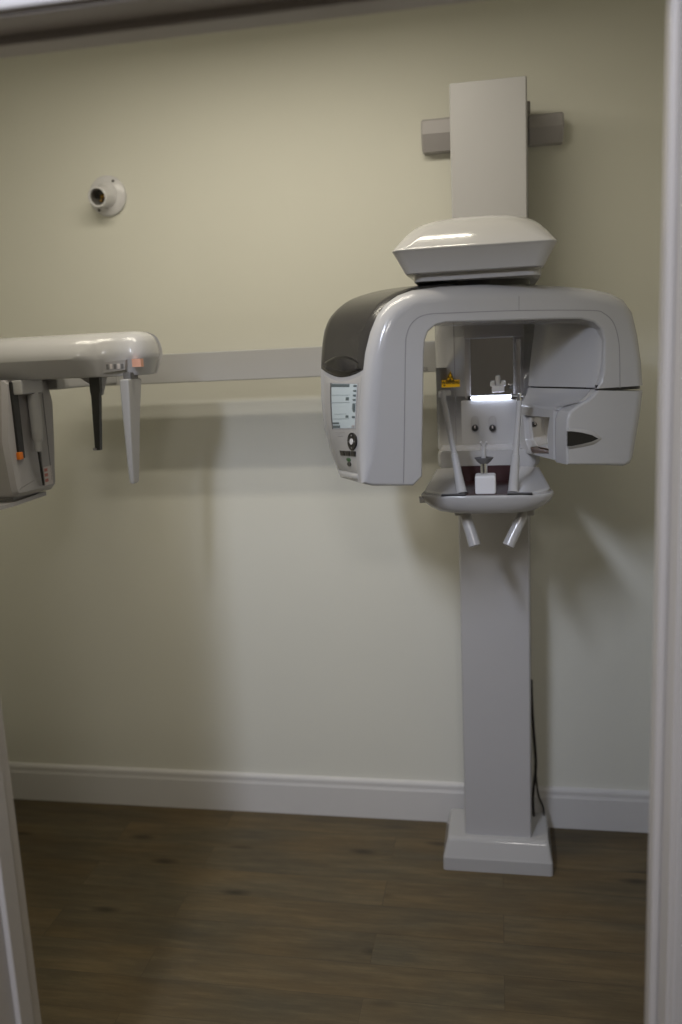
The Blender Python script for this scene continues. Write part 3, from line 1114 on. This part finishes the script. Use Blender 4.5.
# under shell (belly)
b = bmesh.new()
lv = [(0.55, 1.172), (0.66, 1.174), (0.76, 1.178), (0.85, 1.186), (0.92, 1.195), (0.97, 1.204), (0.995, 1.2125), (1.0, 1.2155), (0.993, 1.2185), (0.980, 1.2195)]
ctr2 = (cxs, -0.575)
stack([[(ctr2[0]+(x-ctr2[0])*s, ctr2[1]+(y-ctr2[1])*(0.35+0.65*s), z) for x, y in tray] for s, z in lv], b)
csup = obj('chest_support', b, M_SHELL, XR, 40)
# two raised wings either side of the recess
for sg in (-1, 1):
    wing = [(0.047, -0.690), (0.085, -0.688), (0.114, -0.680), (0.133, -0.667), (0.1425, -0.652), (0.140, -0.62), (0.133, -0.56), (0.126, -0.490), (0.078, -0.478)]
    wing = [(cxs+sg*x, y) for x, y in wing]
    b = bmesh.new()
    n_ = inset(wing, 0.003)
    n2_ = inset(wing, 0.009)

    def zt3(y):
        return 1.2225+0.034*max(0, (y+0.690)/0.212)
    stack([[(x, y, 1.2185) for x, y in wing], [(x, y, zt3(y)-0.0025) for x, y in wing], [(x, y, zt3(y)-0.0007) for x, y in n_], [(x, y, zt3(y)) for x, y in n2_]], b)
    obj('support_wing', b, M_SHELL, csup, 40)
b = bmesh.new()
stack([[(cxs-0.047, -0.689, z), (cxs+0.047, -0.689, z), (cxs+0.076, -0.484, z), (cxs-0.076, -0.484, z)] for z in (1.2185, 1.2205)], b)
box(b, cxs-0.078, cxs+0.078, -0.484, -0.4765, 1.2185, 1.258)
o = obj('recess_lining', b, M_MAROON, csup, 0); o['label'] = 'dark maroon recess between the wings'
for sg in (-1, 1):
    b = bmesh.new()
    box(b, cxs+sg*0.074-0.028, cxs+sg*0.074+0.028, -0.6975, -0.6855, 1.2185, 1.2235, 0.0015)
    obj('slider_slot', b, M_BLACK, csup)
# side nub at the left corner
b = bmesh.new()
rod(b, (cxs-0.140, -0.650, 1.206), (cxs-0.156, -0.652, 1.204), 0.009, 0.008)
obj('thumb_knob', b, M_SHELL, csup)
# chin rest: block, post, cup, bite pin
cr = Vector((-0.0285, 0, 0))
b = bmesh.new()
box(b, cr.x-0.0235, cr.x+0.0235, -0.690, -0.640, 1.2200, 1.2635, 0.005, 3)
blk = obj('chin_rest', b, M_WHITE, XR)
b = bmesh.new()
rod(b, (cr.x-0.003, -0.662, 1.261), (cr.x-0.003, -0.662, 1.290), 0.0080)
obj('post', b, M_CHROME, blk)
b = bmesh.new()
cup = []
for k, (sx, z) in enumerate(((0.15, 1.285), (0.40, 1.287), (0.70, 1.292), (1.0, 1.3005), (1.0, 1.302), (0.66, 1.2955), (0.35, 1.291), (0.1, 1.289))):
    cup.append([(cr.x-0.003+0.0215*sx*math.cos(2*math.pi*i/24), -0.662+0.016*sx*math.sin(2*math.pi*i/24), z) for i in range(24)])
stack(cup, b)
obj('chin_cup', b, M_DGREY, blk, 40)
b = bmesh.new()
rod(b, (cr.x-0.003, -0.662, 1.288), (cr.x-0.003, -0.662, 1.330), 0.0055)
rod(b, (cr.x-0.004, -0.662, 1.325), (cr.x-0.010, -0.668, 1.338), 0.003)
rod(b, (cr.x-0.002, -0.662, 1.325), (cr.x+0.004, -0.668, 1.338), 0.003)
obj('bite_pin', b, M_SHELL, blk)
# small white nose rest clipped below the mirror
nz = at(498, 385, CF-0.03)
b = bmesh.new()
box(b, nz.x-0.016, nz.x+0.016, CF-0.040, CF-0.014, mz0+0.009, mz0+0.026, 0.003)
box(b, nz.x-0.020, nz.x-0.008, CF-0.038, CF-0.018, mz0+0.024, mz0+0.036, 0.003)
box(b, nz.x+0.008, nz.x+0.020, CF-0.038, CF-0.018, mz0+0.024, mz0+0.036, 0.003)
rod(b, (nz.x, CF-0.028, mz0+0.024), (nz.x, CF-0.028, mz0+0.050), 0.0055, 0.0065, 14, 0.6)
obj('nose_rest', b, M_WHITE, carr)

# temple supports
for (tx, ty, bx_, by_, r0_, r1_, r2_) in ((443, 396, 462, 494, 0.0062, 0.0085, 0.0165), (519.5, 399, 513, 494, 0.0060, 0.0095, 0.0165)):
    top = at(tx, ty, -0.585)
    bot = at(bx_, by_, -0.675)
    bot.z = max(bot.z, 1.2215)
    d = (bot-top)
    b = bmesh.new()
    tube(b, [top, top+d*0.02, top+d*0.35, top+d*0.62], [r0_*0.9, r0_, r0_*1.05, r1_*0.8], 16)
    tr_ = obj('temple_support', b, M_SHELL, XR)
    b = bmesh.new()
    s_ = top+d*0.60
    tube(b, [s_, s_+d*0.01, s_+d*0.2, s_+d*0.38, bot], [r1_*0.75, r1_, r1_*1.1, r2_*0.72, r2_*0.80], 18)
    obj('sleeve', b, M_SHELL, tr_)
    b = bmesh.new()
    sg = 1 if tx < 480 else -1
    rod(b, top+Vector((-sg*0.010, 0.0, 0.004)), top+Vector((sg*0.018, 0.006, 0.006)), 0.0085, 0.0065)
    rod(b, top+Vector((0, 0, -0.004)), top+Vector((0, 0, 0.014)), 0.0080, 0.0060)
    obj('temple_pad', b, M_SHELL if tx < 480 else M_CHROME, tr_)

# hand grips under the chest support
for (ax, ay, bx_, by_) in ((464, 512, 475, 546), (525, 512, 508, 546)):
    p0, p1 = at(ax, ay-2, -0.60), at(bx_, by_, -0.625)
    d = p1-p0
    b = bmesh.new()
    rod(b, p0, p1, 0.0125, 0.0145, 20, 0.18)
    g = obj('hand_grip', b, M_SHELL, XR)
    b = bmesh.new()
    sg = -1 if ax < 490 else 1
    box(b, min(p0.x, p0.x+sg*0.022), max(p0.x, p0.x+sg*0.022), p0.y-0.012, p0.y+0.012, p0.z-0.012, p0.z+0.022, 0.004)
    obj('grip_mount', b, M_SHELL, g)

# ---- cephalostat at the end of the beam
CY = -0.68
hf = [(-1.62, -0.742), (-1.30, -0.742), (-1.06, -0.742), (-1.00, -0.740), (-0.965, -0.732), (-0.945, -0.716), (-0.930, -0.699), (-0.905, -0.690), (-0.86, -0.688), (-0.835, -0.682), (-0.819, -0.664),
      (-0.812, -0.635), (-0.812, -0.590), (-0.819, -0.562), (-0.835, -0.544), (-0.86, -0.536), (-1.30, -0.533), (-1.62, -0.533)]
hl = [tuple(v)[:2] for v in catmull([Vector((p[0], p[1], 0)) for p in hf], 3)]


def hloop(d, z, fr=1.0):
    out = []
    for x, y in hl:
        yc = -0.60
        if y < yc:
            k_ = min(1, max(0, (x+0.985)/0.07)); k_ = k_*k_*(3-2*k_)
            dd = d if z > 1.57 else d*(1-0.72*k_)
            y = yc+(y-yc)*(1-min(0.85, dd*fr/0.10))
        else:
            y = yc+(y-yc)*(1-min(0.85, d*0.5/0.067))
        e = min(1, max(0, (x+0.93)/0.118))
        out.append((x-(d*0.55+0.016)*e*e, y, z))
    return out


b = bmesh.new()
stack([hloop(0.040, 1.521), hloop(0.032, 1.522), hloop(0.027, 1.526), hloop(0.012, 1.549), hloop(0.004, 1.560), hloop(0.0, 1.566), hloop(0.0, 1.574), hloop(0.002, 1.586), hloop(0.008, 1.600), hloop(0.016, 1.611),
       hloop(0.030, 1.619), hloop(0.050, 1.6245), hloop(0.070, 1.627)], b)
ceph = obj('cephalostat', b, M_SHELL, XR, 40)
b = bmesh.new()
box(b, -1.245, -1.12, -0.56, -0.135, 1.492, 1.568, 0.008)
obj('beam_mount', b, M_BEAM, ceph)
# recessed button badge and sticker on the front of the arm
b = bmesh.new()
g0, g1 = at(105, 372, -0.69), at(127, 360, -0.69)
yb_ = -0.6975
stack([[(g0.x, y, g0.z-0.002), (g1.x-0.004, y, g0.z+0.003), (g1.x, y, g1.z+0.001), (g0.x+0.006, y, g1.z-0.003)] for y in (yb_-0.001, -0.676)], b)
badge = obj('button_panel', b, M_GREY, ceph, 0)
for k in range(5):
    b = bmesh.new()
    xx = lerp(g0.x, g1.x, 0.2+0.16*k)
    zz = lerp(g0.z, g1.z, 0.46)
    box(b, xx-0.003, xx+0.003, yb_-0.0024, yb_, zz-0.006, zz+0.006, 0.001)
    obj('panel_button', b, M_LABELW if k % 2 else M_DGREY, ceph)
st = at(137.5, 363, -0.69)
b = bmesh.new()
box(b, st.x-0.011, st.x+0.011, -0.6965, -0.680, st.z-0.009, st.z+0.010)
obj('label_sticker', b, M_LABELP, ceph, 0)
# detector housing hanging at the far end
DXF = -1.142
dp = [(-0.772, 1.262), (-0.764, 1.247), (-0.755, 1.243), (-0.590, 1.236), (-0.577, 1.241), (-0.570, 1.252), (-0.566, 1.285), (-0.555, 1.35), (-0.540, 1.46), (-0.552, 1.50), (-0.565, 1.525), (-0.760, 1.525), (-0.786, 1.38)]
dpp = [(y, z) for y, z in dp]
nd = inset(dpp, 0.010)
nd2 = inset(dpp, 0.022)
b = bmesh.new()
stack([[(DXF, y, z) for y, z in nd2], [(DXF-0.002, y, z) for y, z in nd], [(DXF-0.012, y, z) for y, z in dpp], [(DXF-0.075, y, z) for y, z in dpp], [(DXF-0.082, y, z) for y, z in nd]], b)
det = obj('detector_housing', b, M_GREY, ceph, 35)
b = bmesh.new()
stack([[(DXF-0.02, -0.60, z), (DXF-0.30, -0.70, z), (DXF-0.40, -0.86, z), (DXF-0.03, -0.86, z), (DXF-0.016, -0.76, z)] for z in (1.222, 1.232)], b)
box(b, DXF-0.07, DXF-0.03, -0.74, -0.62, 1.228, 1.245)
obj('cassette_rail', b, M_GREY, ceph)
# details on its inner face
q0, q1 = at(15, 382, -0.74), at(24, 455, -0.74)
b = bmesh.new()
box(b, DXF-0.001, DXF+0.006, -0.748, -0.722, 1.335, 1.520, 0.002)
obj('dark_slot', b, M_BLACK, ceph)
b = bmesh.new()
box(b, DXF-0.001, DXF+0.009, -0.752, -0.735, 1.334, 1.352, 0.002)
o = obj('orange_marker', b, M_ORANGE, ceph); o['label'] = 'orange tip at the foot of the dark slot'
b = bmesh.new()
box(b, DXF-0.001, DXF+0.028, -0.742, -0.640, 1.488, 1.524, 0.006)
obj('ear_rod_mount', b, M_SHELL, ceph)
b = bmesh.new()
prof = [(0.0105, 1.37), (0.014, 1.378), (0.015, 1.40), (0.015, 1.48), (0.012, 1.492)]
lathe(b, [(r, z) for r, z in prof], (DXF+0.016, -0.672, 0), (0, 0, 1), 18)
rod(b, (DXF+0.014, -0.672, 1.345), (DXF+0.015, -0.672, 1.375), 0.0095)
obj('ear_rod_holder', b, M_SHELL, ceph, 40)
b = bmesh.new()
tube(b, [(DXF+0.013, -0.672, 1.348), (DXF+0.010, -0.664, 1.30), (DXF+0.006, -0.654, 1.257)], 0.003, 8)
obj('guide_rod', b, M_BLACK, ceph)
b = bmesh.new()
box(b, DXF-0.003, DXF+0.0008, -0.636, -0.596, 1.252, 1.300)
o = obj('label_sticker', b, M_LABELW, ceph, 0); o['label'] = 'pale sticker low on the detector housing'
b = bmesh.new()
for zz in (1.300, 1.287, 1.273):
    box(b, DXF, DXF+0.0012, -0.634, -0.618, zz-0.012, zz-0.004)
obj('sticker_print', b, M_LABELR, ceph, 0)
b = bmesh.new()
for yy in (-0.640, -0.600):
    box(b, DXF-0.001, DXF+0.0008, yy-0.001, yy+0.001, 1.262, 1.485)
obj('housing_seam', b, M_DGREY, ceph, 0)
# ear plate at the near end: a tapered blade
b = bmesh.new()


def blade(z, xc, hx_, y0, y1, r=0.004):
    return [(x, y, z) for x, y in rrect(xc-hx_, xc+hx_, y0, y1, min(r, hx_*0.8), 3)]


stack([blade(1.2625, -0.8755, 0.0045, -0.698, -0.672), blade(1.266, -0.876, 0.006, -0.701, -0.667), blade(1.32, -0.875, 0.0075, -0.703, -0.658), blade(1.43, -0.871, 0.0100, -0.708, -0.645), blade(1.510, -0.867, 0.012, -0.712, -0.634), blade(1.514, -0.867, 0.010, -0.710, -0.637)], b)
plate = obj('ear_plate', b, M_BEAM, ceph, 40)
b = bmesh.new()
box(b, -0.876, -0.856, -0.695, -0.650, 1.511, 1.530, 0.003)
obj('plate_hinge', b, M_DGREY, ceph)
# black nasion rod and its bracket
nr0, nr1 = at(95.5, 380, -0.60), at(98.5, 450, -0.60)
b = bmesh.new()
loops = []
for t, hw in ((0, 0.0135), (0.15, 0.0135), (0.22, 0.011), (0.75, 0.008), (1.0, 0.0065)):
    c = nr0.lerp(nr1, t)
    loops.append([(c.x-hw, -0.606, c.z), (c.x+hw, -0.606, c.z), (c.x+hw, -0.592, c.z), (c.x-hw, -0.592, c.z)])
loops[0] = [(x, y, 1.527) for x, y, z in loops[0]]
stack(loops, b)
nas = obj('nasion_rod', b, M_BLACK, ceph, 0); nas['label'] = 'black hanging nose rod'
b = bmesh.new()
e = nr1
rod(b, (e.x-0.007, -0.612, e.z+0.004), (e.x-0.003, -0.600, e.z+0.002), 0.0035)
obj('rod_tip', b, M_GREY, ceph)
b = bmesh.new()
g = nr0.x
stack([[(x, y, z) for x, z in ((g-0.062, 1.530), (g+0.016, 1.530), (g+0.010, 1.508), (g-0.002, 1.474), (g-0.010, 1.474), (g-0.020, 1.502))] for y in (-0.590, -0.560)], b)
obj('rod_bracket', b, M_GREY, ceph, 0)

# ================================================================== lights
def area(name, loc, rot, sx, sy, power, col):
    l = bpy.data.lights.new(name, 'AREA')
    l.shape = 'RECTANGLE'
    l.size, l.size_y = sx, sy
    l.energy = power
    l.color = col
    o = bpy.data.objects.new(name, l)
    COL.objects.link(o)
    o.location = loc
    o.rotation_euler = rot
    return o


WARM = (1.0, 0.925, 0.765)
COOL = (0.77, 0.83, 1.0)
# twin-tube ceiling fitting in the room
for dy in (-0.10, 0.10):
    area('ceiling_tube', (-0.62, -0.80+0.8*dy, 2.47), (0, 0, 0), 1.1, 0.04, 4.9, WARM)
# row of cool white ceiling fittings in the hall, angled at the doorway
for k in range(4):
    area('hall_strip_light', (-0.70, -2.45-0.26*k, 2.50), (R(35), 0, 0), 0.16, 0.27, 8.5, COOL)
area('hall_fill_light', (0.20, -3.45, 2.53), (R(25), 0, 0), 0.4, 0.4, 16, (1.0, 0.95, 0.90))  # unseen fill added in the hall to brighten carriage and door casing

world = bpy.data.worlds.new('world')
scene.world = world
world.use_nodes = True
bg = world.node_tree.nodes['Background']
bg.inputs['Color'].default_value = (0.55, 0.6, 0.7, 1)
bg.inputs['Strength'].default_value = 0.03

# ================================================================== camera object
cam = bpy.data.cameras.new('camera')
co = bpy.data.objects.new('camera', cam)
COL.objects.link(co)
cam.sensor_fit = 'HORIZONTAL'
cam.sensor_width = 24.0
cam.lens = F_PX/W_PX*24.0
cam.clip_start = 0.02
mw = Matrix(((rt[0], up[0], -fw[0], CAM[0]), (rt[1], up[1], -fw[1], CAM[1]), (rt[2], up[2], -fw[2], CAM[2]), (0, 0, 0, 1)))
co.matrix_world = mw
cam.dof.use_dof = True
cam.dof.focus_distance = 1.95
cam.dof.aperture_fstop = 1.7
scene.camera = co

scene.view_settings.view_transform = 'Standard'
scene.view_settings.look = 'None'
scene.view_settings.gamma = 1.0
scene.view_settings.exposure = 0.12
scene.view_settings.use_curve_mapping = False
